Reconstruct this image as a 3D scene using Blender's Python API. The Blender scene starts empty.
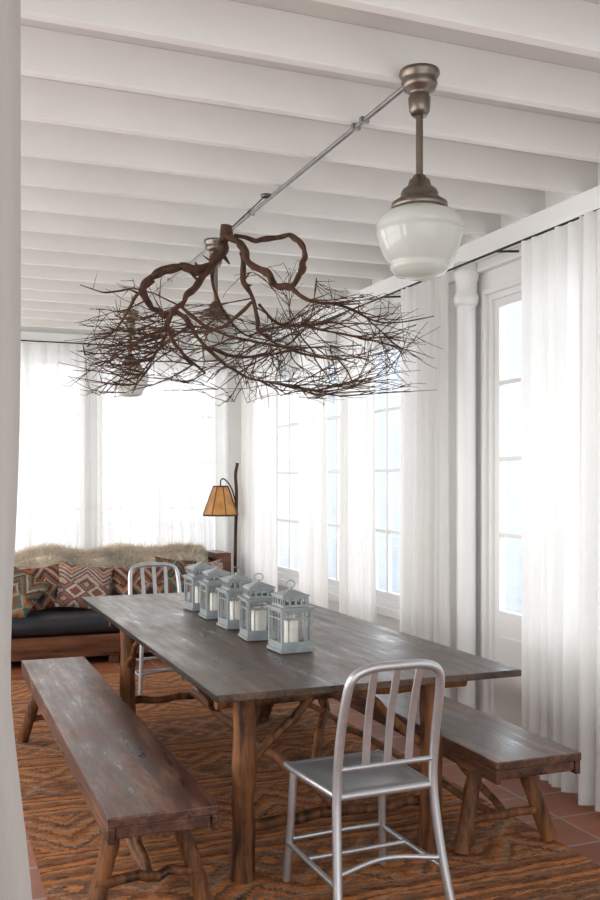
import bpy, math, random
from mathutils import Vector, Matrix
random.seed(7)
A=math.radians(21.6)
# ---------------------------------------------------------------- materials
def newmat(name):
    m=bpy.data.materials.new(name); m.use_nodes=True
    nt=m.node_tree; b=nt.nodes["Principled BSDF"]
    return m,nt,b
def N(nt,t,**k):
    n=nt.nodes.new(t)
    for a,v in k.items(): setattr(n,a,v)
    return n
def mth(nt,op,a,b=None,c=None):
    n=nt.nodes.new('ShaderNodeMath'); n.operation=op
    for i,v in enumerate((a,b,c)):
        if v is None: continue
        if isinstance(v,(int,float)): n.inputs[i].default_value=v
        else: nt.links.new(v,n.inputs[i])
    return n.outputs[0]
def ramp(nt,fac,stops,interp='LINEAR'):
    r=nt.nodes.new('ShaderNodeValToRGB'); r.color_ramp.interpolation=interp
    e=r.color_ramp.elements
    while len(e)<len(stops): e.new(0.5)
    for i,(p,c) in enumerate(stops):
        e[i].position=p; e[i].color=(c[0],c[1],c[2],1)
    nt.links.new(fac,r.inputs[0]); return r.outputs[0]
def coords(nt,scale=(1,1,1),rot=(0,0,0),kind='Object'):
    tc=N(nt,'ShaderNodeTexCoord'); mp=N(nt,'ShaderNodeMapping')
    mp.inputs['Scale'].default_value=scale; mp.inputs['Rotation'].default_value=rot
    nt.links.new(tc.outputs[kind],mp.inputs[0]); return mp.outputs[0]
def noise(nt,vec,scale,detail=4,rough=.55):
    n=N(nt,'ShaderNodeTexNoise'); n.inputs['Scale'].default_value=scale
    n.inputs['Detail'].default_value=detail; n.inputs['Roughness'].default_value=rough
    nt.links.new(vec,n.inputs['Vector']); return n.outputs['Fac']
def bump(nt,b,h,strength=.3,dist=.01):
    n=N(nt,'ShaderNodeBump'); n.inputs['Strength'].default_value=strength; n.inputs['Distance'].default_value=dist
    nt.links.new(h,n.inputs['Height']); nt.links.new(n.outputs[0],b.inputs['Normal'])
def mixc(nt,f,a,b,blend='MIX'):
    n=N(nt,'ShaderNodeMix',data_type='RGBA',blend_type=blend)
    for i,v in ((0,f),(6,a),(7,b)):
        if isinstance(v,(int,float)): n.inputs[i].default_value=v
        elif isinstance(v,tuple): n.inputs[i].default_value=(v[0],v[1],v[2],1)
        else: nt.links.new(v,n.inputs[i])
    return n.outputs[2]
def simple(name,col,rough=.5,metal=0,nscale=None,var=.15,bmp=0):
    m,nt,b=newmat(name)
    b.inputs['Roughness'].default_value=rough; b.inputs['Metallic'].default_value=metal
    v=coords(nt); f=noise(nt,v,nscale or 6)
    c=ramp(nt,f,[(.3,tuple(x*(1-var) for x in col)),(.7,tuple(min(1,x*(1+var)) for x in col))])
    nt.links.new(c,b.inputs['Base Color'])
    if bmp: bump(nt,b,noise(nt,v,(nscale or 6)*4),bmp,.004)
    return m
def wood(name,dark,light,rough=.35,axis='Y',bmp=.25,s=1.0,spec=.5,worn=None,planks=None):
    m,nt,b=newmat(name)
    sc={'Y':(9*s,.9*s,9*s),'X':(.9*s,9*s,9*s),'Z':(9*s,9*s,1.1*s)}[axis]
    v=coords(nt,sc)
    f=noise(nt,v,2.2,8,.65)
    v2=coords(nt); g=noise(nt,v2,2.5,5,.7)
    f2=mth(nt,'ADD',mth(nt,'MULTIPLY',f,.65),mth(nt,'MULTIPLY',g,.35))
    c=ramp(nt,f2,[(.38,dark),(.50,tuple((a+b_)/2 for a,b_ in zip(dark,light))),(.62,light)])
    if worn:
        k=noise(nt,coords(nt,(4,.8,4)),3.2,7,.75)
        kf=ramp(nt,k,[(.50,(0,0,0)),(.66,(1,1,1))])
        c=mixc(nt,kf,c,worn)
    if planks:
        tc=N(nt,'ShaderNodeTexCoord'); sp=N(nt,'ShaderNodeSeparateXYZ'); nt.links.new(tc.outputs['Object'],sp.inputs[0])
        q=mth(nt,'DIVIDE',mth(nt,'SUBTRACT',sp.outputs[0],planks[0]),planks[1])
        wn=N(nt,'ShaderNodeTexWhiteNoise',noise_dimensions='1D'); nt.links.new(mth(nt,'FLOOR',q),wn.inputs['W'])
        c=mixc(nt,.5,c,ramp(nt,wn.outputs[0],[(0,(.5,.46,.45)),(1,(1,1,1))]),'MULTIPLY')
        fr=mth(nt,'FRACT',q); seam=mth(nt,'LESS_THAN',fr,.015)
        c=mixc(nt,seam,c,(.004,.003,.002))
    nt.links.new(c,b.inputs['Base Color'])
    r=ramp(nt,f2,[(.36,(rough*.7,)*3),(.64,(min(1,rough*1.5),)*3)])
    nt.links.new(r,b.inputs['Roughness']); b.inputs['Specular IOR Level'].default_value=spec
    bump(nt,b,f,bmp,.004)
    return m
M_white=simple('white_paint',(.86,.85,.83),.55,0,3,.03)
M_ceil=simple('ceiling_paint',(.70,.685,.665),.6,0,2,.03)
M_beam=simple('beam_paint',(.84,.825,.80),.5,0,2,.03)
M_trim=simple('trim_paint',(.87,.87,.86),.4,0,3,.02)
M_top=wood('table_wood',(.022,.012,.008),(.12,.074,.050),.33,spec=.42,worn=(.16,.105,.075),planks=(.985,.261),bmp=.4)
M_bench=wood('bench_wood',(.018,.006,.004),(.095,.036,.020),.31,spec=.45,worn=(.19,.09,.05))
M_log=wood('log_wood',(.026,.010,.004),(.25,.100,.036),.55,'Z',.9,1.6,.3)
M_branch=wood('branch_bark',(.016,.007,.005),(.13,.060,.034),.6,'Z',.8,1.5,.3)
M_sofawood=wood('sofa_wood',(.05,.017,.008),(.19,.07,.028),.35,'X')
M_alu=simple('brushed_aluminium',(.50,.51,.53),.38,.8,30,.06)
M_nickel=simple('aged_nickel',(.20,.168,.14),.32,.9,20,.15)
M_galv=simple('galvanised_steel',(.30,.30,.30),.4,.8,20,.1)
M_lant=simple('lantern_metal',(.31,.34,.35),.42,.35,20,.15)
M_black=simple('black_iron',(.02,.02,.022),.5,.3,20,.1)
M_candle=simple('candle_wax',(.92,.90,.82),.6,0,10,.03)
M_leather=simple('navy_leather',(.014,.015,.02),.4,0,8,.25,.2)
M_fur=simple('fur_hide',(.74,.65,.54),.95,0,3,.3,.5)
def mat_globe():
    m,nt,b=newmat('milk_glass'); b.inputs['Base Color'].default_value=(.68,.70,.66,1)
    b.inputs['Roughness'].default_value=.10
    b.inputs['Coat Weight'].default_value=.6
    tr=N(nt,'ShaderNodeBsdfTranslucent'); tr.inputs[0].default_value=(.85,.87,.83,1)
    mx=N(nt,'ShaderNodeMixShader'); mx.inputs[0].default_value=.35
    nt.links.new(b.outputs[0],mx.inputs[1]); nt.links.new(tr.outputs[0],mx.inputs[2])
    nt.links.new(mx.outputs[0],nt.nodes['Material Output'].inputs[0]); return m
M_globe=mat_globe()
def mat_curtain(name,col,transl=.5,transp=.1):
    m,nt,b=newmat(name)
    v=coords(nt,(60,60,6)); f=noise(nt,v,3,3)
    c=ramp(nt,f,[(.3,tuple(x*.95 for x in col)),(.7,col)])
    d=N(nt,'ShaderNodeBsdfDiffuse'); t=N(nt,'ShaderNodeBsdfTranslucent'); tp=N(nt,'ShaderNodeBsdfTransparent')
    nt.links.new(c,d.inputs[0]); nt.links.new(c,t.inputs[0])
    m1=N(nt,'ShaderNodeMixShader'); m1.inputs[0].default_value=transl
    m2=N(nt,'ShaderNodeMixShader'); m2.inputs[0].default_value=transp
    nt.links.new(d.outputs[0],m1.inputs[1]); nt.links.new(t.outputs[0],m1.inputs[2])
    nt.links.new(m1.outputs[0],m2.inputs[1]); nt.links.new(tp.outputs[0],m2.inputs[2])
    nt.links.new(m2.outputs[0],nt.nodes['Material Output'].inputs[0])
    nt.nodes.remove(b); return m
M_cur=mat_curtain('white_linen',(.95,.945,.93),.45,.05)
M_sheer=mat_curtain('sheer_linen',(.90,.90,.90),.42,.28)
M_curf=mat_curtain('shaded_linen',(.40,.38,.36),.2,.01)  # near curtain: its shade is put into the darkened base colour
def mat_glass():
    m,nt,b=newmat('window_glass'); nt.nodes.remove(b)
    tp=N(nt,'ShaderNodeBsdfTransparent'); g=N(nt,'ShaderNodeBsdfGlossy'); g.inputs['Roughness'].default_value=.03
    mx=N(nt,'ShaderNodeMixShader'); mx.inputs[0].default_value=.07
    nt.links.new(tp.outputs[0],mx.inputs[1]); nt.links.new(g.outputs[0],mx.inputs[2])
    nt.links.new(mx.outputs[0],nt.nodes['Material Output'].inputs[0]); return m
M_glass=mat_glass()
def mat_shade():
    m,nt,b=newmat('amber_shade')
    v=coords(nt,(1,1,1)); f=noise(nt,v,8)
    c=ramp(nt,f,[(.3,(.32,.13,.03)),(.7,(.56,.28,.08))])
    nt.links.new(c,b.inputs['Base Color']); nt.links.new(c,b.inputs['Emission Color']); b.inputs['Emission Strength'].default_value=.1
    b.inputs['Roughness'].default_value=.5; return m
M_shade=mat_shade()
def mat_tile():
    m,nt,b=newmat('terracotta_tile')
    v=coords(nt)
    br=N(nt,'ShaderNodeTexBrick'); br.offset=0; br.squash=1
    br.inputs['Scale'].default_value=1; br.inputs['Brick Width'].default_value=.3; br.inputs['Row Height'].default_value=.3
    br.inputs['Mortar Size'].default_value=.008; br.inputs['Mortar Smooth'].default_value=.1; br.inputs['Bias'].default_value=0
    br.inputs['Color1'].default_value=(.40,.13,.06,1); br.inputs['Color2'].default_value=(.24,.07,.035,1)
    br.inputs['Mortar'].default_value=(.40,.29,.23,1)
    nt.links.new(v,br.inputs['Vector'])
    f=noise(nt,v,7); c=mixc(nt,.5,br.outputs['Color'],ramp(nt,f,[(.3,(.45,.42,.4)),(.7,(1,1,1))]),'MULTIPLY')
    nt.links.new(c,b.inputs['Base Color']); b.inputs['Roughness'].default_value=.35; return m
M_tile=mat_tile()
def kilim(name,cols,sx=2.2,sy=1.9,border=None,wear=.5,axis='XY',soft=.06):
    m,nt,b=newmat(name)
    tc=N(nt,'ShaderNodeTexCoord'); sp=N(nt,'ShaderNodeSeparateXYZ'); nt.links.new(tc.outputs['Object'],sp.inputs[0])
    x=sp.outputs['XYZ'.index(axis[0])]; y=sp.outputs['XYZ'.index(axis[1])]
    vv=coords(nt); wob=noise(nt,vv,22 if border else 14,4,.75); wob2=mth(nt,'MULTIPLY',mth(nt,'SUBTRACT',wob,.5),soft*2)
    y=mth(nt,'ADD',y,mth(nt,'MULTIPLY',mth(nt,'SUBTRACT',noise(nt,vv,3,2),.5),soft*.6))
    stepx=mth(nt,'SNAP',x,.022/(sx/2.2)); stepy=mth(nt,'SNAP',y,.014/(sy/1.9))
    tri=mth(nt,'PINGPONG',mth(nt,'MULTIPLY',stepx,sx),.5)
    v=mth(nt,'ADD',mth(nt,'MULTIPLY',stepy,sy),tri)
    fr=mth(nt,'FRACT',mth(nt,'ADD',v,wob2))
    n=len(cols); seq=[0,1,2,0,3,1,0,2,3,1,0,4]
    stops=[(i/len(seq),cols[s%n]) for i,s in enumerate(seq)]
    c1=ramp(nt,fr,stops,'CONSTANT')
    ty=mth(nt,'PINGPONG',mth(nt,'MULTIPLY',stepy,sy*1.5),.5); tx=mth(nt,'PINGPONG',mth(nt,'MULTIPLY',stepx,sx*1.5),.5)
    dd=mth(nt,'ADD',mth(nt,'ADD',tx,ty),wob2)
    c2=ramp(nt,dd,[(0,cols[0]),(.16,cols[1]),(.26,cols[4%n]),(.42,cols[2]),(.52,cols[3%n]),(.7,cols[1])],'CONSTANT')
    sel=mth(nt,'GREATER_THAN',mth(nt,'FRACT',mth(nt,'MULTIPLY',stepy,sy*.42)),.5)
    c=mixc(nt,sel,c1,c2)
    if border:
        bs=ramp(nt,mth(nt,'FRACT',mth(nt,'ADD',mth(nt,'MULTIPLY',y,5.5),wob2)),[(0,cols[1]),(.3,cols[0]),(.36,cols[1]),(.6,cols[2]),(.66,cols[1]),(.88,cols[4%n])],'CONSTANT')
        s2=mth(nt,'LESS_THAN',y,border); c=mixc(nt,s2,c,bs)
        bs2=ramp(nt,mth(nt,'FRACT',mth(nt,'ADD',mth(nt,'MULTIPLY',y,7.3),wob2)),[(0,cols[0]),(.25,cols[1]),(.48,cols[3]),(.62,cols[4]),(.72,cols[2]),(.80,cols[0]),(.9,cols[1])],'CONSTANT')
        s3=mth(nt,'LESS_THAN',mth(nt,'FRACT',mth(nt,'MULTIPLY',y,1.35)),.40); s3=mth(nt,'MULTIPLY',s3,mth(nt,'SUBTRACT',1.0,s2)); c=mixc(nt,s3,c,bs2)
        # overall fading and wear of the weave
        mo=noise(nt,coords(nt,(1,2.6,1)),8,8,.82)
        c=mixc(nt,.55,c,ramp(nt,mo,[(.38,(.05,.032,.025)),(.45,(.28,.15,.09)),(.51,(.62,.24,.085)),(.56,(.15,.085,.06)),(.61,(.42,.28,.19)),(.68,(.55,.22,.08))]))
    f=noise(nt,coords(nt,(1,4,1)),9,6,.7)
    c=mixc(nt,wear,c,ramp(nt,f,[(.32,(.22,.20,.19)),(.62,(1.0,.97,.93))]),'MULTIPLY')
    g=noise(nt,coords(nt,(60,200,60)),2,3,.8)
    c=mixc(nt,.45,c,ramp(nt,g,[(.3,(.4,.4,.4)),(.65,(1,1,1))]),'MULTIPLY')
    nt.links.new(c,b.inputs['Base Color']); b.inputs['Roughness'].default_value=.95; b.inputs['Specular IOR Level'].default_value=.15
    bump(nt,b,noise(nt,coords(nt,(1,3,1)),90,2),.5,.004)
    return m
M_rug=kilim('kilim_rug_weave',[(.80,.29,.085),(.065,.040,.030),(.52,.36,.24),(.36,.13,.06),(.20,.16,.13)],2.6,2.4,3.02,.72,soft=.16)
M_pA=kilim('pillow_kilim_red',[(.30,.09,.055),(.05,.035,.035),(.44,.34,.25),(.17,.12,.11),(.38,.16,.07)],4.2,3.6,axis='XZ')
M_pB=kilim('pillow_kilim_beige',[(.50,.36,.28),(.22,.10,.08),(.10,.10,.13),(.56,.45,.38),(.34,.16,.10)],3.6,4.6,axis='XZ')
M_pC=kilim('pillow_kilim_dark',[(.07,.06,.05),(.20,.09,.05),(.36,.29,.20),(.08,.15,.14),(.32,.17,.07)],4.0,3.4,axis='XZ')
M_siding=simple('siding_paint',(.78,.83,.90),.7,0,2,.05)
M_grass=simple('deck_boards',(.66,.67,.68),.8,0,2,.1)

# ---------------------------------------------------------------- mesh builder
class MB:
    def __init__(s): s.v=[];s.f=[];s.m=[];s.sm=[];s.mats=[]
    def mi(s,mat):
        if mat not in s.mats: s.mats.append(mat)
        return s.mats.index(mat)
    def add(s,vs,fs,mat,smooth=False,M=None):
        o=len(s.v); i=s.mi(mat)
        for p in vs:
            p=Vector(p)
            if M is not None: p=M@p
            s.v.append(p)
        for f in fs: s.f.append([k+o for k in f]); s.m.append(i); s.sm.append(smooth)
    def box(s,c,d,mat,M=None,R=None):
        vs=[]
        for x in(-.5,.5):
            for y in(-.5,.5):
                for z in(-.5,.5):
                    p=Vector((x*d[0],y*d[1],z*d[2]))
                    if R is not None: p=R@p
                    vs.append(p+Vector(c))
        s.add(vs,[(0,1,3,2),(4,6,7,5),(0,4,5,1),(2,3,7,6),(0,2,6,4),(1,5,7,3)],mat,False,M)
    def b2(s,a,b,mat,M=None):
        s.box([(p+q)/2 for p,q in zip(a,b)],[abs(q-p) for p,q in zip(a,b)],mat,M)
    def tube(s,pts,rad,mat,seg=10,M=None,closed=False,cap=True):
        pts=[Vector(p) for p in pts]; n=len(pts)
        if isinstance(rad,(int,float)): rad=[rad]*n
        tang=[]
        for i in range(n):
            if closed: t=pts[(i+1)%n]-pts[i-1]
            else: t=pts[min(i+1,n-1)]-pts[max(i-1,0)]
            tang.append(t.normalized() if t.length>1e-9 else Vector((0,0,1)))
        up=Vector((0,0,1)) if abs(tang[0].z)<.9 else Vector((1,0,0))
        u=tang[0].cross(up).normalized(); vs=[];fs=[]
        for i in range(n):
            u=(u-tang[i]*u.dot(tang[i])).normalized(); w=tang[i].cross(u)
            for k in range(seg):
                a=2*math.pi*k/seg; vs.append(pts[i]+(u*math.cos(a)+w*math.sin(a))*rad[i])
        rg=n if closed else n-1
        for i in range(rg):
            j=(i+1)%n
            for k in range(seg):
                l=(k+1)%seg; fs.append((i*seg+k,i*seg+l,j*seg+l,j*seg+k))
        s.add(vs,fs,mat,True,M)
        if cap and not closed:
            s.add(vs[:seg],[tuple(reversed(range(seg)))],mat,False,M); s.add(vs[-seg:],[tuple(range(seg))],mat,False,M)
    def lathe(s,prof,c,mat,seg=36,M=None,smooth=True):
        vs=[];fs=[]; n=len(prof)
        for r,z in prof:
            for k in range(seg):
                a=2*math.pi*k/seg; vs.append((c[0]+r*math.cos(a),c[1]+r*math.sin(a),c[2]+z))
        for i in range(n-1):
            for k in range(seg):
                l=(k+1)%seg; fs.append((i*seg+k,i*seg+l,(i+1)*seg+l,(i+1)*seg+k))
        s.add(vs,fs,mat,smooth,M)
    def grid(s,fn,nu,nv,mat,M=None,smooth=True):
        vs=[fn(i/nu,j/nv) for j in range(nv+1) for i in range(nu+1)]
        fs=[(j*(nu+1)+i,j*(nu+1)+i+1,(j+1)*(nu+1)+i+1,(j+1)*(nu+1)+i) for j in range(nv) for i in range(nu)]
        s.add(vs,fs,mat,smooth,M)
    def make(s,name,bevel=0,M=None):
        me=bpy.data.meshes.new(name)
        me.from_pydata([tuple(p) for p in s.v],[],s.f)
        for m in s.mats: me.materials.append(m)
        for p,i,k in zip(me.polygons,s.m,s.sm): p.material_index=i; p.use_smooth=k
        me.update()
        ob=bpy.data.objects.new(name,me); bpy.context.scene.collection.objects.link(ob)
        if M is not None: ob.matrix_world=M
        if bevel:
            b=ob.modifiers.new('bevel','BEVEL'); b.width=bevel; b.segments=2; b.limit_method='ANGLE'; b.angle_limit=math.radians(40)
        return ob
def bez(pts,n=8):
    P=[Vector(p) for p in pts]; P=[P[0]*2-P[1]]+P+[P[-1]*2-P[-2]]; out=[]
    for i in range(1,len(P)-2):
        for k in range(n):
            t=k/n; a,b,c,d=P[i-1],P[i],P[i+1],P[i+2]
            out.append(.5*((2*b)+(c-a)*t+(2*a-5*b+4*c-d)*t*t+(3*b-a-3*c+d)*t**3))
    out.append(P[-2]); return out
def log(mb,a,b,r,mat,M=None,seg=12,wob=.006,taper=.9):
    a=Vector(a);b=Vector(b);n=11;pts=[];rs=[]
    for i in range(n):
        t=i/(n-1); w=wob if 0<i<n-1 else 0
        pts.append(a.lerp(b,t)+Vector([random.uniform(-w,w) for _ in range(3)]))
        rs.append(r*(1+(taper-1)*t)*random.uniform(.93,1.08))
    mb.tube(pts,rs,mat,seg,M)

# ---------------------------------------------------------------- room shell
WX=3.15; BY=9.5; LX=-1.4; FY=-1.2; BZ=2.98; CZ=3.14
m=MB(); m.b2((LX-.1,FY,-.1),(WX+.12,BY+.12,0),M_tile); m.make('floor')
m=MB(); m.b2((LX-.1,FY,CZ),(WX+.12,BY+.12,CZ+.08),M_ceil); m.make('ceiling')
m=MB(); y=0.0
while y<BY-.1:
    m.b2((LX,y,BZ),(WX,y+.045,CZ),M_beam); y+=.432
m.make('trim_ceiling_beams',.003)
def wall(name,axis,pos,th,lo,hi,ops,mat):
    m=MB(); cur=lo
    def seg(a,b,z0,z1):
        if b-a<1e-4 or z1-z0<1e-4: return
        if axis=='Y': m.b2((pos,a,z0),(pos+th,b,z1),mat)
        else: m.b2((a,pos,z0),(b,pos+th,z1),mat)
    for a,b,z0,z1 in ops:
        seg(cur,a,0,CZ); seg(a,b,0,z0); seg(a,b,z1,CZ); cur=b
    seg(cur,hi,0,CZ); return m.make(name)
rops=[(.4,2.6,.7,2.62),(3.50,4.90,.0,2.66),(5.42,6.62,.62,2.62),(6.84,7.6,.62,2.62),(7.84,8.8,.62,2.62)]
bops=[(-1.1,.2,.7,2.78),(.36,1.53,.7,2.78),(1.57,2.92,.7,2.78)]
lops=[(-.6,2.1,.6,2.8),(2.4,5.2,.6,2.8),(5.5,8.6,.6,2.8)]
wall('wall_right','Y',WX,.12,FY,BY+.12,rops,M_white)
wall('wall_back','X',BY,.12,LX,WX,bops,M_white)
wall('wall_left','Y',LX-.1,.1,FY,BY+.12,lops,M_white)
def window(name,axis,pos,a,b,z0,z1,cols,rows,door=False):
    m=MB()
    def bx(u0,u1,w0,w1,d0,d1,mat):
        if axis=='Y': m.b2((pos+d0,u0,w0),(pos+d1,u1,w1),mat)
        else: m.b2((u0,pos+d0,w0),(u1,pos+d1,w1),mat)
    f=.035 if door else .05
    bx(a,a+f,z0,z1,.01,.10,M_trim);bx(b-f,b,z0,z1,.01,.10,M_trim);bx(a+f,b-f,z1-f,z1,.01,.10,M_trim);bx(a+f,b-f,z0,z0+f,.01,.10,M_trim)
    zg=z0+f
    if door:
        bx(a+f,b-f,z0+f,.72,.03,.08,M_trim)
        for k in range(2):
            mid=(a+b)/2; u0=a+f+.07 if k==0 else mid+.08; u1=mid-.08 if k==0 else b-f-.07
            bx(u0,u1,.16,.62,.02,.035,M_trim)
        zg=.72
        m.tube([(pos-.03,(a+b)/2+.03,1.0),(pos+.03,(a+b)/2+.03,1.0)],.012,M_nickel,10)
        m.tube([(pos-.03,(a+b)/2+.03,1.0),(pos-.03,(a+b)/2+.13,1.0)],.009,M_nickel,10)
    nleaf=2 if (b-a)>1.1 else 1
    W=(b-a-2*f)/nleaf
    for l in range(nleaf):
        x0=a+f+l*W; x1=x0+W; s=.05
        bx(x0,x0+s,zg,z1-f,.03,.075,M_trim);bx(x1-s,x1,zg,z1-f,.03,.075,M_trim)
        bx(x0+s,x1-s,zg,zg+s,.03,.075,M_trim);bx(x0+s,x1-s,z1-f-s,z1-f,.03,.075,M_trim)
        for c in range(1,cols):
            xx=x0+s+(W-2*s)*c/cols; bx(xx-.013,xx+.013,zg+s,z1-f-s,.035,.07,M_trim)
        for r in range(1,rows):
            zz=zg+s+(z1-f-zg-2*s)*r/rows; bx(x0+s,x1-s,zz-.013,zz+.013,.037,.068,M_trim)
        bx(x0+s,x1-s,zg+s,z1-f-s,.05,.054,M_glass)
    c=(.03 if door else .06) if axis=='Y' else .02
    bx(a-c,a,z0 if door else z0-c,z1+c,-.02,0,M_trim);bx(b,b+c,z0 if door else z0-c,z1+c,-.02,0,M_trim);bx(a,b,z1,z1+c,-.02,0,M_trim)
    if not door: bx(a-.02,b+.02,z0-c,z0,-.035,0,M_trim)
    m.make(name,.003)
wi=1
for i,(a,b,z0,z1) in enumerate(rops):
    if i==1: window('door_1','Y',WX,a,b,z0+.002,z1,2,4,True)
    else: window('window_%d'%wi,'Y',WX,a,b,z0,z1,2,4); wi+=1
for a,b,z0,z1 in bops: window('window_%d'%wi,'X',BY,a,b,z0,z1,2,4); wi+=1
for a,b,z0,z1 in lops:
    m=MB(); n=4
    for k in range(n+1):
        yy=a+.02+(b-a-.04)*k/n; m.b2((LX-.07,yy-.02,z0),(LX-.02,yy+.02,z1),M_trim)
    for zz in (z0+.02,z0+1.2,z1-.02): m.b2((LX-.065,a+.04,zz-.02),(LX-.025,b-.04,zz+.02),M_trim)
    m.make('window_%d'%wi); wi+=1
m=MB(); m.b2((WX-.10,FY,2.88),(WX,BY,BZ),M_trim); m.b2((WX-.05,FY,2.80),(WX,BY,2.88),M_trim); m.tube([(WX-.07,FY,2.88),(WX-.07,BY,2.88)],.028,M_trim,10)
m.make('trim_crown_right',.004)
m=MB(); m.b2((LX,BY-.08,2.90),(WX-.11,BY,BZ),M_trim); m.make('trim_crown_back',.004)
m=MB()
for a,b in ((FY,3.46),(5.08,BY)): m.b2((WX-.018,a,0),(WX,b,.13),M_trim)
m.make('baseboard_right',.003)
m=MB(); m.b2((LX,BY-.018,0),(WX-.02,BY,.13),M_trim); m.make('baseboard_back',.003)
cc=(WX-.085,4.995,0)
m=MB(); m.tube([(cc[0],cc[1],0),(cc[0],cc[1],2.86)],.058,M_trim,32)
m.lathe([(.0,2.60),(.066,2.60),(.076,2.63),(.076,2.66),(.064,2.68),(.064,2.74),(.076,2.78),(.076,2.86),(.0,2.87)],cc,M_trim)
m.lathe([(.0,.14),(.066,.14),(.072,.10),(.076,.07),(.076,0.002)],cc,M_trim)
m.make('column')
m=MB(); m.tube(bez([(WX-.014,5.10,2.55),(WX-.016,5.105,1.9),(WX-.014,5.095,1.2),(WX-.02,5.105,.5),(WX-.028,5.11,.22)],8),.009,M_black,8); m.box((WX-.026,5.115,.20),(.012,.05,.08),M_black); m.make('power_cable')
# outside
m=MB()
for k in range(28):
    Rr=Matrix.Rotation(math.radians(-6),3,'Y'); m.box((6.6,10.0,-.2+k*.14),(.02,11.0,.15),M_siding,None,Rr)
m.b2((6.63,4.5,-.3),(9.6,15.5,3.8),M_siding)
m.b2((6.52,7.2,.8),(6.6,8.4,2.2),M_trim); m.make('neighbour_house')
m=MB(); m.b2((-30,-30,-.4),(40,40,-.12),M_grass); m.make('ground')

# ---------------------------------------------------------------- curtains
def curtain(axis,pos,a,b,z0,z1,mat,folds,amp=.035,edge=None,seedv=0):
    rnd=random.Random(seedv); ph=[rnd.uniform(0,6.28) for _ in range(6)]
    m=MB(); nu=max(80,int(folds*16))
    def fn(u,v):
        z=z0+(z1-z0)*v
        uu=u+.016*math.sin(u*9+ph[0])+.012*math.sin(3*v+ph[1])*math.sin(u*math.pi)+.01*math.sin(23*u+ph[4])
        w=math.sin(2*math.pi*folds*uu+ph[2])+.45*math.sin(2*math.pi*folds*1.73*uu+ph[3]+v*1.2)
        am=amp*(.7+.4*(1-v))*(1+.3*math.sin(11*u+ph[5]))
        off=am*w*.7; c=a+(b-a)*u+amp*.3*math.cos(2*math.pi*folds*uu+ph[2])
        if edge: c+=edge(u,z)
        return (pos+off,c,z) if axis=='Y' else (c,pos+off,z)
    m.grid(fn,nu,36,mat)
    return m
def rod(m,axis,pos,a,b,z,r=.007):
    if axis=='Y': m.tube([(pos,a,z),(pos,b,z)],r,M_black,8)
    else: m.tube([(a,pos,z),(b,pos,z)],r,M_black,8)
CP=2.95
specs=[(2.9,3.72,9),(3.68,4.20,7),(5.02,5.58,8),(6.06,6.6,7),(6.86,7.45,7),(8.0,9.0,11)]
for i,(a,b,f) in enumerate(specs):
    curtain('Y',CP-(.035 if i==0 else 0),a,b,.02,2.80,M_cur,f,.048 if i>0 else .055,seedv=i).make('curtain')
m=MB(); rod(m,'Y',CP,2.6,9.2,2.815)
for yy in (2.7,4.5,5.9,7.7,9.15): m.tube([(CP,yy,2.815),(WX-.05,yy,2.83)],.007,M_black,8)
m.make('curtain_rod')
curtain('X',9.32,-.9,1.43,.02,2.86,M_sheer,22,.045,seedv=11).make('curtain')
curtain('X',9.32,1.57,2.3,.02,2.86,M_sheer,8,.045,seedv=12).make('curtain')
curtain('X',9.30,2.28,2.90,.02,2.86,M_sheer,7,.045,seedv=13).make('curtain')
m=MB(); rod(m,'X',9.32,-1.3,2.93,2.875)
for xx in(-1.2,1.5,2.9): m.tube([(xx,9.32,2.875),(xx,BY,2.875)],.007,M_black,8)
m.make('curtain_rod')
def edgef(u,z):
    t=math.exp(-((z-1.20)/.30)**2)*.018
    fl=max(0,(1.15-z))*.06
    return (-t+fl)*(.3+.7*u)
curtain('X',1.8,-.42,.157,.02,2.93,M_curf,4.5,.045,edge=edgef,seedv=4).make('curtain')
m=MB(); rod(m,'X',1.8,-1.3,.5,2.95,.012); m.tube([(.5,1.8,2.95),(.5,1.8,2.99)],.008,M_black,8); m.make('curtain_rod')

# ---------------------------------------------------------------- rug
m=MB(); m.b2((.42,2.62,0.001),(2.50,7.6,.010),M_rug)
for k in range(200):
    xx=.43+2.03*k/199; m.tube([(xx,2.62,.006),(xx+random.uniform(-.01,.01),2.56,.004)],.0025,M_candle,4)
m.make('kilim_rug')
RZ=.013
# ---------------------------------------------------------------- dining table
m=MB(); TX0,TX1,TY0,TY1=.985,2.29,3.30,6.48
m.b2((TX0,TY0,.734),(TX1,TY1,.762),M_top)
m.b2((TX0+.02,TY0+.09,.715),(TX1-.02,TY0+.16,.734),M_bench); m.b2((TX0+.02,TY1-.16,.715),(TX1-.02,TY1-.09,.734),M_bench)
LXs=(1.145,1.96); LYs=(3.47,5.72)
for x in LXs:
    for y in LYs:
        log(m,(x+random.uniform(-.01,.01),y,RZ),(x,y,.728),.047,M_log,taper=.95,wob=.004,seg=14)
    log(m,(x,LYs[0],.675),(x,LYs[1]+.3,.675),.026,M_log,wob=.009)
for y in LYs:
    log(m,(LXs[0]-.1,y+.05,.685),(TX1-.14,y+.05,.685),.028,M_log)
    log(m,(LXs[0],y+.04,.20),(LXs[1],y+.04,.20),.024,M_log,wob=.01)
log(m,(1.54,LYs[0]+.04,.235),(1.54,LYs[1],.235),.024,M_log,wob=.014)
log(m,(1.54,3.75,.24),(LXs[1],4.5,.70),.021,M_log,wob=.012); log(m,(1.54,5.3,.24),(LXs[1],4.7,.70),.021,M_log,wob=.012)
log(m,(LXs[0],3.5,.36),(1.5,4.3,.72),.021,M_log,wob=.012); log(m,(1.54,5.2,.24),(LXs[0],4.4,.70),.021,M_log,wob=.012)
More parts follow.
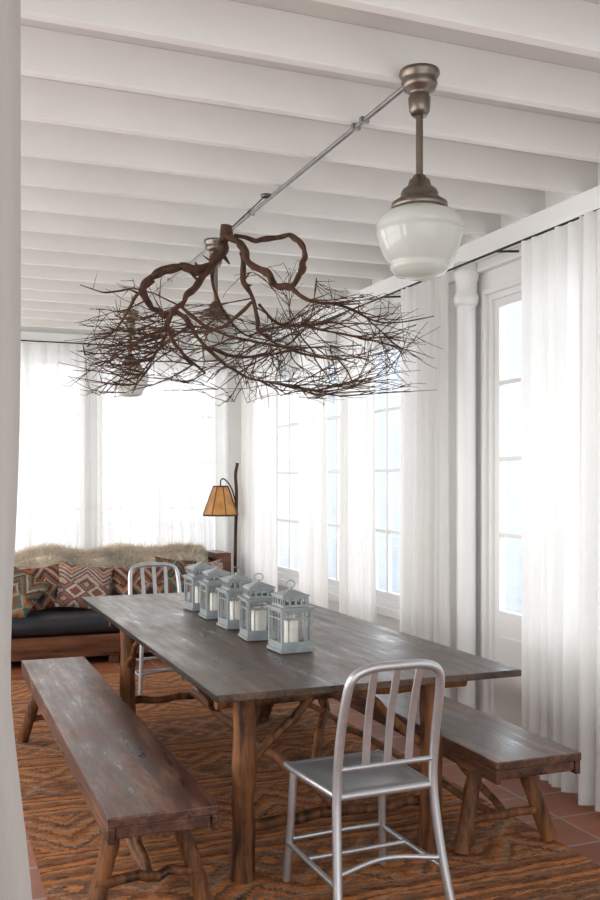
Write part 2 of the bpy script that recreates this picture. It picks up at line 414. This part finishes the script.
log(m,(LXs[0],3.49,.42),(LXs[0]+.30,3.51,.68),.018,M_log); log(m,(LXs[1],3.49,.42),(LXs[1]-.30,3.51,.68),.018,M_log)
log(m,(LXs[0],5.7,.42),(LXs[0],5.35,.68),.018,M_log)
m.make('dining_table',.004)
# ---------------------------------------------------------------- benches
def bench(xc,y0,y1,w=.375,h=.452):
    m=MB(); x0=xc-w/2;x1=xc+w/2
    m.b2((x0,y0,h-.034),(x1,y1,h),M_bench)
    for x in (x0+.002,x1-.026): m.b2((x,y0+.004,h-.088),(x+.024,y1-.004,h-.034),M_bench)
    m.b2((x0+.026,y0+.012,h-.075),(x1-.026,y0+.034,h-.034),M_bench)
    m.b2((x0+.026,y1-.034,h-.075),(x1-.026,y1-.012,h-.034),M_bench)
    for ye,sg in ((y0+.28,-1),(y1-.28,1)):
        for s in(-1,1):
            log(m,(xc+s*(w/2+.015),ye+sg*.05,RZ+.011),(xc+s*.09,ye-sg*.02,h-.034),.033,M_log,taper=.95,wob=.004)
        log(m,(xc-w/2+.0,ye+sg*.035,.15),(xc+w/2,ye+sg*.035,.15),.019,M_log,wob=.008)
        log(m,(xc,ye+sg*.03,.155),(xc,ye-sg*.75,h-.04),.017,M_log,wob=.01)
    log(m,(xc+.02,y0+.30,.12),(xc+.02,y1-.30,.12),.018,M_log,wob=.012)
    m.make('bench',.005)
bench(.735,3.06,5.98); bench(2.25,3.12,6.0,.40)

# ---------------------------------------------------------------- metal chairs
def chair(loc,rz):
    M=Matrix.Translation(loc)@Matrix.Rotation(rz,4,'Z'); m=MB(); T=M_alu
    def seat(u,v):
        x=(u-.5); y=(v-.5); w=.40-.03*(1-v)
        e=max(abs(x),abs(y))*2
        return (x*w,y*.40,.452-.014*(1-e**2)+(-.006 if e>.99 else 0))
    m.grid(seat,16,16,T)
    m.b2((-.185,-.2,.425),(-.17,.2,.446),T);m.b2((.17,-.2,.425),(.185,.2,.446),T)
    m.tube(bez([(-.185,-.2,.437),(-.20,.19,.437),(-.17,.207,.437),(0,.212,.437),(.17,.207,.437),(.20,.19,.437),(.185,-.2,.437)],6),.014,T,10)
    m.tube([(-.185,-.2,.437),(.185,-.2,.437)],.014,T,10)
    P=[(-.225,-.285,0.001),(-.205,-.235,.22),(-.192,-.205,.44),(-.190,-.222,.62),(-.184,-.262,.79),(-.166,-.281,.862),(-.105,-.288,.890),(0,-.291,.894)]
    P=P+[(-x,y,z) for x,y,z in reversed(P[:-1])]
    m.tube(bez(P,7),.0165,T,12)
    for s in(-1,1): m.tube(bez([(s*.188,.175,.435),(s*.198,.19,.2),(s*.208,.205,0.001)],5),.0155,T,12)
    m.tube([(-.19,-.212,.535),(.19,-.212,.535)],.010,T,8)
    for x in(-.085,0,.085):
        pts=bez([(x,-.212,.535),(x*1.02,-.235,.70),(x*1.05,-.286,.884)],5)
        for a,b in zip(pts,pts[1:]):
            d=(b-a); mid=(a+b)/2; ang=math.atan2(-(b.y-a.y),(b.z-a.z))
            m.box(mid,(.027,.008,d.length*1.03),T,None,Matrix.Rotation(ang,3,'X'))
    for s in(-1,1): m.tube([(s*.206,.198,.15),(s*.212,-.25,.15)],.010,T,8)
    m.tube(bez([(-.206,.198,.16),(0,.17,.175),(.206,.198,.16)],6),.010,T,8)
    m.tube(bez([(-.209,-.24,.185),(0,-.20,.20),(.209,-.24,.185)],6),.010,T,8)
    m.tube([(-.209,.02,.15),(.209,.02,.15)],.010,T,8)
    m.make('dining_chair',0,M)
chair((1.50,3.19,RZ),math.radians(2)); chair((1.62,6.83,RZ),math.radians(180))

# ---------------------------------------------------------------- lanterns
def lantern(x,y,rz):
    M=Matrix.Translation((x,y,.763))@Matrix.Rotation(rz,4,'Z'); m=MB(); L=M_lant; w=.075
    m.box((0,0,.012),(.168,.168,.014),L);m.box((0,0,.0025),(.15,.15,.005),L); m.box((0,0,.026),(.156,.156,.014),L)
    for sx in(-1,1):
        for sy in(-1,1): m.box((sx*w*.95,sy*w*.95,.115),(.013,.013,.165),L)
    for k in range(4):
        R=Matrix.Rotation(k*math.pi/2,3,'Z')
        for z,h in((.041,.016),(.155,.006),(.190,.012)): m.box(R@Vector((0,w*.97,z)),(.14,.008,h),L,None,R)
        for xx in(-.040,.040): m.box(R@Vector((xx,w*.97,.115)),(.005,.006,.15),L,None,R)
        m.box(R@Vector((0,w*.93,.115)),(.128,.0015,.14),M_glass,None,R)
        for xx in(-.058,-.029,0,.029,.058): m.box(R@Vector((xx,.060,.230)),(.010,.006,.03),L,None,R)
        m.box(R@Vector((0,.0595,.211)),(.126,.008,.012),L,None,R); m.box(R@Vector((0,.0595,.248)),(.126,.008,.012),L,None,R)
    m.box((0,0,.200),(.172,.172,.010),L)
    def pyr(a,z0,b,z1):
        vs=[(-a,-a,z0),(a,-a,z0),(a,a,z0),(-a,a,z0),(-b,-b,z1),(b,-b,z1),(b,b,z1),(-b,b,z1)]
        m.add(vs,[(3,2,1,0),(4,5,6,7),(0,1,5,4),(1,2,6,5),(2,3,7,6),(3,0,4,7)],L)
    pyr(.070,.253,.066,.260); pyr(.062,.260,.014,.279)
    m.tube([(0,0,.278),(0,0,.290)],.009,L,10)
    m.tube([(.022*math.cos(t),0,.303+.018*math.sin(t)) for t in [2*math.pi*k/18 for k in range(18)]],.0028,L,6,closed=True)
    m.lathe([(0,.020),(.037,.020),(.037,.138),(.034,.141),(.012,.138),(0,.137)],(0,0,0),M_candle,24)
    m.tube([(0,0,.137),(.002,0,.15)],.0015,M_black,6)
    m.make('lantern',.001,M)
for x,y,r in((1.56,4.06,3),(1.535,4.43,-4),(1.545,4.82,2),(1.55,5.21,-2),(1.56,5.58,5)): lantern(x,y,math.radians(r))

# ---------------------------------------------------------------- pendants + conduit
CX=1.62
def pendant(y):
    m=MB(); c=(CX,y,0)
    m.lathe([(0,2.979),(.070,2.979),(.072,2.968),(.064,2.955),(.060,2.945),(.064,2.935),(.056,2.915),(.036,2.905),(.034,2.895),(.040,2.885),(.036,2.84),(.026,2.822),(0,2.822)],c,M_nickel)
    m.tube([(CX,y,2.83),(CX,y,2.60)],.0125,M_nickel,16)
    m.lathe([(0,2.612),(.022,2.612),(.028,2.60),(.036,2.596),(.042,2.575),(.060,2.562),(.066,2.55),(.066,2.535),(.078,2.528),(.098,2.515),(.100,2.498),(.094,2.492),(0,2.492)],c,M_nickel)
    m.lathe([(.086,2.497),(.092,2.488),(.120,2.480),(.140,2.466),(.151,2.448),(.155,2.430),(.150,2.420),(.154,2.414),(.152,2.402),(.143,2.370),(.128,2.335),(.112,2.308),(.103,2.300),(.106,2.294),(.100,2.280),(.082,2.262),(.05,2.252),(0,2.248)],c,M_globe,48)
    m.make('pendant_light')
for y in(2.95,5.46,7.98): pendant(y)
m=MB(); m.tube([(CX,2.96,2.967),(CX,7.9,2.967)],.0105,M_galv,10)
for y in(3.4,3.48,4.8,6.6): m.box((CX,y,2.968),(.035,.02,.022),M_galv)
m.make('ceiling_conduit')

# ---------------------------------------------------------------- branch chandelier
CEN=Vector((1.60,4.50,0)); S=.00504
RT=Vector((math.cos(A),-math.sin(A),0)); FW=Vector((math.sin(A),math.cos(A),0))
def B(px,py,w=0): return CEN+RT*((px-270)*S)+FW*(w*.75)+Vector((0,0,1.535+(482-py)*S))
m=MB(); rnd=random.Random(33)
def limb(pts,r0,r1,seg=10,knot=1.0):
    P=bez(pts,3)
    j=.007*knot
    P=[P[0]]+[p+Vector([rnd.uniform(-j,j) for _ in range(3)]) for p in P[1:]]
    P=bez(P,4); n=len(P)
    ph=rnd.uniform(0,6)
    rs=[(r0+(r1-r0)*i/(n-1))*(1+.13*math.sin(i*.31+ph)+.08*math.sin(i*.77+ph*2)) for i in range(n)]
    m.tube(P,rs,M_branch,seg)
    for k in range(int(5*knot)):
        i=rnd.randint(4,n-3); d=Vector([rnd.uniform(-1,1) for _ in range(3)]).normalized()
        L=rnd.uniform(.04,.10); m.tube([P[i],P[i]+d*L*.6,P[i]+d*L],[rs[i]*.5,rs[i]*.32,rs[i]*.15],M_branch,7)
    return P
main=[]
main.append(limb([B(230,229,0),B(225,250,.02),B(214,266,.0),B(199,273,-.05),B(183,270,-.08),B(163,277,-.1),B(150,291,-.12),B(155,306,-.08),B(168,316,0),B(180,312,.03),B(193,324,.05),B(207,345,.08),B(228,364,.1)],.029,.008))
main.append(limb([B(229,234,0),B(246,248,-.05),B(253,266,-.1),B(270,277,-.13),B(281,290,-.16),B(294,293,-.2),B(303,280,-.17),B(308,262,-.12),B(303,244,-.05),B(288,234,.05),B(266,238,.08),B(238,236,.02)],.020,.012))
main.append(limb([B(246,254,-.04),B(247,280,.05),B(258,302,.1),B(262,328,.12),B(290,346,.1),B(335,360,.05)],.016,.005))
main.append(limb([B(218,262,0),B(204,290,-.15),B(190,308,-.22),B(176,330,-.25),B(190,358,-.3),B(215,380,-.35)],.020,.005))
def lb(*a,r=.010): main.append(limb([B(*p) for p in a],r,.0022,seg=8,knot=.5))
lb((294,293,-.2),(312,308,-.25),(345,312,-.2),(385,326,-.1),(436,318,-.05),r=.011)
lb((160,284,-.1),(140,300,-.05),(125,316,.1),(108,330,.2),(82,338,.25),r=.011)
lb((172,314,0),(165,330,.2),(150,350,.35),(130,374,.5))
lb((205,345,.08),(240,352,.25),(275,345,.45),(320,335,.6),(372,330,.7))
lb((254,300,.1),(225,318,.3),(195,320,.5),(160,315,.7),(118,304,.8))
lb((188,312,-.22),(215,335,-.35),(255,352,-.5),(300,362,-.6),(355,376,-.65))
lb((178,335,-.25),(160,345,-.4),(140,362,-.5),(108,366,-.55),r=.009)
lb((232,236,.0),(214,268,.15),(222,300,.3),(245,325,.4),(290,330,.6),r=.014)
lb((262,328,.12),(300,326,.0),(340,336,-.1),(400,350,-.15),r=.009)
lb((152,300,-.12),(138,296,-.2),(118,302,-.3),(96,296,-.35),r=.007)
lb((193,324,.05),(170,345,-.05),(150,372,-.1),(138,395,-.1),r=.008)
lb((262,302,.1),(285,318,.3),(330,312,.45),(385,312,.5),r=.008)
lb((228,364,.1),(255,378,.05),(300,388,-.05),(345,398,-.1),r=.007)
def inside(q,g):
    d=q-CEN; u=d.dot(RT)/S+270; w=d.dot(FW); z=q.z
    if not(3.70<q.y<5.27): return False
    e=((u-255)/(188*g))**2+(w/(.82))**2
    return e<1 and 1.92<z<2.58-.26*abs((u-255)/178)
def twig(p,d,L,r,depth):
    n=7; pts=[p.copy()]; q=p.copy(); d=d.normalized(); g=rnd.uniform(.74,1.05)
    curl=Vector([rnd.uniform(-.10,.10),rnd.uniform(-.10,.10),rnd.uniform(-.06,.10)])
    for i in range(n):
        d=(d+curl+Vector([rnd.uniform(-.15,.15),rnd.uniform(-.15,.15),rnd.uniform(-.13,.12)])).normalized()
        if q.z<1.99: d.z=abs(d.z)*.4
        if q.z>2.46: d.z=-abs(d.z)*.4
        nq=q+d*L/n
        if not inside(nq,g): break
        q=nq; pts.append(q.copy())
        if depth>0 and i>=1 and rnd.random()<.62:
            dd=(d+Vector([rnd.uniform(-.8,.8),rnd.uniform(-.8,.8),rnd.uniform(-.45,.42)])).normalized()
            twig(q.copy(),dd,L*rnd.uniform(.40,.8),r*.66,depth-1)
    k=len(pts)
    if k>2: m.tube(pts,[max(.0010,r*(1-.75*i/(k-1))) for i in range(k)],M_branch,5 if depth else 4,cap=False)
hub=Vector((CEN.x-.08,CEN.y,2.24))
for mi_,P in enumerate(main):
    cnt=15 if mi_>=4 else (9 if mi_!=1 else 3)
    for k in range(cnt):
        p=P[rnd.randint(len(P)//4,len(P)-1)]
        if p.z>2.48: continue
        o=(p-hub); o.z=0
        if o.length<.05: o=Vector((rnd.uniform(-1,1),rnd.uniform(-1,1),0))
        o.normalize(); d=o*.9+Vector((rnd.uniform(-.8,.8),rnd.uniform(-.8,.8),rnd.uniform(-.40,.30)))
        twig(p,d,rnd.uniform(.28,.58),.0044,2 if rnd.random()<.6 else 1)
top=Vector((CX-.02,4.50,2.979)); p0=B(231,232,0)
m.tube([top,p0],.003,M_black,6); m.tube([B(230,226,0),B(229,236,.0)],.029,M_branch,12)
m.lathe([(0,2.979),(.03,2.979),(.028,2.965),(0,2.96)],(CX-.02,4.50,0),M_nickel,16)
m.make('branch_chandelier')

# ---------------------------------------------------------------- sofa
SX0,SX1,SY0,SY1=.35,2.60,8.05,9.08
m=MB()
m.b2((SX0,SY0,.07),(SX1,SY1,.25),M_sofawood)
for x in(SX0+.06,SX1-.06,1.5):
    for y in(SY0+.06,SY1-.06): m.box((x,y,.035),(.08,.08,.07),M_sofawood)
m.b2((SX0-.0,SY1-.06,.25),(SX1,SY1,.80),M_sofawood)
m.b2((SX1,SY0,.0),(SX1+.08,SY1,.58),M_sofawood); m.b2((SX1-.02,SY0+.6,.58),(SX1+.12,SY1,.86),M_sofawood); m.b2((SX0-.08,SY0,.0),(SX0,SY1,.62),M_sofawood)
def cushion(c,d,mat):
    def fn(u,v):
        th=2*math.pi*u; ph=math.pi*(v-.5)
        def sp(x,e): return math.copysign(abs(x)**e,x)
        e1=.35;e2=.3
        return (c[0]+d[0]/2*sp(math.cos(ph),e1)*sp(math.cos(th),e2),c[1]+d[1]/2*sp(math.cos(ph),e1)*sp(math.sin(th),e2),c[2]+d[2]/2*sp(math.sin(ph),.6))
    m.grid(fn,48,20,mat)
W=(SX1-SX0)
cushion((SX0+W*.5,SY0+.42,.335),(W-.005,.86,.19),M_leather)
for k in range(3): cushion((SX0+W/3*(k+.5),SY1-.17,.62),(W/3-.005,.22,.46),M_leather)
m.make('sofa',.006)
m=MB(); r2=random.Random(5)
def furp(u,v):
    x=SX0-.02+(SX1-SX0-.06)*u
    lump=.03*math.sin(7*u*math.pi+.6)+.02*math.sin(17*u+v*3)
    path=[(SY0+.58,.50),(SY0+.66,.70),(SY0+.74,.85),(SY0+.86,.905),(SY1+.035,.87),(SY1+.05,.55)]
    t=v*(len(path)-1); i=min(int(t),len(path)-2); f=t-i
    y=path[i][0]*(1-f)+path[i+1][0]*f; z=path[i][1]*(1-f)+path[i+1][1]*f
    return Vector((x,y+lump*.3,z+lump*.6))
m.grid(lambda u,v:furp(u,v),60,20,M_fur)
for k in range(18000):
    u=r2.random();v=r2.random()*.9; p=furp(u,v); n=(furp(u,min(1,v+.02))-furp(u,v-.02)).cross(furp(min(1,u+.01),v)-furp(u-.01,v)).normalized()
    if n.z<0 and v<.8: n=-n
    d=(Vector((r2.uniform(-.7,.7),r2.uniform(-.8,.1),r2.uniform(-.9,.3)))+n*.6).normalized()*r2.uniform(.04,.085)
    s=Vector((.004,0,0)); m.add([p-s,p+s,p+d],[(0,1,2)],M_fur)
m.make('fur_throw')
def pillow(c,w,h,t,mat,rx,ry,rz):
    mm=MB()
    def fn(sgn):
        def g(u,v):
            a=2*u-1;b=2*v-1
            th=(max(0,(1-a**4))*max(0,(1-b**4)))**.5
            x=a*w/2*(1-.09*(1-abs(b))*abs(a)); z=b*h/2*(1-.09*(1-abs(a))*abs(b))
            return (x,sgn*th*t/2,z)
        return g
    mm.grid(fn(1),20,20,mat); mm.grid(fn(-1),20,20,mat)
    M=Matrix.Translation(c)@Matrix.Rotation(rz,4,'Z')@Matrix.Rotation(rx,4,'X')@Matrix.Rotation(ry,4,'Y')
    mm.make('throw_pillow',0,M)
R=math.radians
for c,w,h,t,mt,rx,ry,rz in [((.70,8.30,.60),.46,.44,.14,M_pC,R(-35),R(28),R(-20)),((.98,8.46,.62),.44,.40,.14,M_pA,R(-22),R(-8),R(0)),((1.30,8.40,.62),.48,.42,.15,M_pB,R(-26),R(10),R(4)),
    ((1.80,8.46,.61),.52,.34,.14,M_pA,R(-22),R(0),R(-4)),((2.14,8.50,.64),.40,.40,.14,M_pC,R(-18),R(8),R(6)),((2.39,8.36,.63),.36,.38,.14,M_pB,R(-24),R(-8),R(-14))]:
    pillow(c,w,h,t,mt,rx,ry,rz)
# ---------------------------------------------------------------- floor lamp
m=MB(); lx,ly=2.83,8.86
m.lathe([(0,.03),(.06,.03),(.085,.02),(.09,.002),(0,.001)],(lx-.01,ly,0),M_black,24)
m.tube(bez([(lx-.01,ly,.02),(lx-.005,ly,.5),(lx,ly,1.0),(lx+.01,ly,1.4),(lx,ly,1.60),(lx+.02,ly,1.72)],6),[.016]*31,M_branch,10)
m.tube(bez([(lx+.01,ly,1.30),(lx-.04,ly,1.47),(lx-.11,ly,1.56),(lx-.15,ly,1.55),(lx-.15,ly,1.47)],6),.007,M_black,8)
sx=lx-.15
m.lathe([(.075,1.49),(.175,1.22)],(sx,ly,0),M_shade,8,smooth=False)
m.lathe([(.178,1.222),(.178,1.205),(.172,1.205),(.172,1.222)],(sx,ly,0),M_branch,8,smooth=False)
m.lathe([(.078,1.50),(.078,1.485),(.0,1.485),(0,1.50),(.078,1.50)],(sx,ly,0),M_branch,8,smooth=False)
for k in range(8):
    a=2*math.pi*k/8; m.tube([(sx+.077*math.cos(a),ly+.077*math.sin(a),1.49),(sx+.177*math.cos(a),ly+.177*math.sin(a),1.22)],.004,M_branch,6)
m.lathe([(0,1.44),(.02,1.43),(.03,1.38),(.02,1.33),(0,1.32)],(sx,ly,0),M_candle,16)
m.make('floor_lamp')

# ---------------------------------------------------------------- lights
w=bpy.data.worlds.new('World'); bpy.context.scene.world=w; w.use_nodes=True
bg=w.node_tree.nodes['Background']; bg.inputs[0].default_value=(.92,.96,1,1); bg.inputs[1].default_value=1.4
def area(name,loc,rot,sx,sy,e,col=(1,1,1)):
    l=bpy.data.lights.new(name,'AREA'); l.shape='RECTANGLE'; l.size=sx; l.size_y=sy; l.energy=e; l.color=col
    o=bpy.data.objects.new(name,l); o.location=loc; o.rotation_euler=rot; bpy.context.scene.collection.objects.link(o)
area('back_daylight',(1.2,10.3,1.9),(R(-90),0,0),3.6,2.4,78,(1,.985,.96))
area('right_daylight',(4.6,6.0,1.9),(0,R(90),0),2.6,7.0,112,(.91,.955,1))
area('left_daylight',(-2.3,4.9,1.9),(0,R(-90),0),2.4,8.0,205,(1,.955,.90))
area('rear_fill',(.9,-1.6,1.7),(R(90),0,0),4.0,2.6,34,(1,.955,.91))  # added fill light behind the camera, for an unseen open end of the room
# ---------------------------------------------------------------- camera
cam=bpy.data.cameras.new('camera'); co=bpy.data.objects.new('camera',cam); bpy.context.scene.collection.objects.link(co)
cam.sensor_fit='VERTICAL'; cam.sensor_height=36; cam.lens=949/900*36; cam.shift_y=32/900
co.location=(0,0,1.535); co.rotation_euler=(R(90),0,-A); cam.clip_start=.05
bpy.context.scene.camera=co
vs=bpy.context.scene.view_settings
vs.view_transform='Standard'; vs.exposure=.18
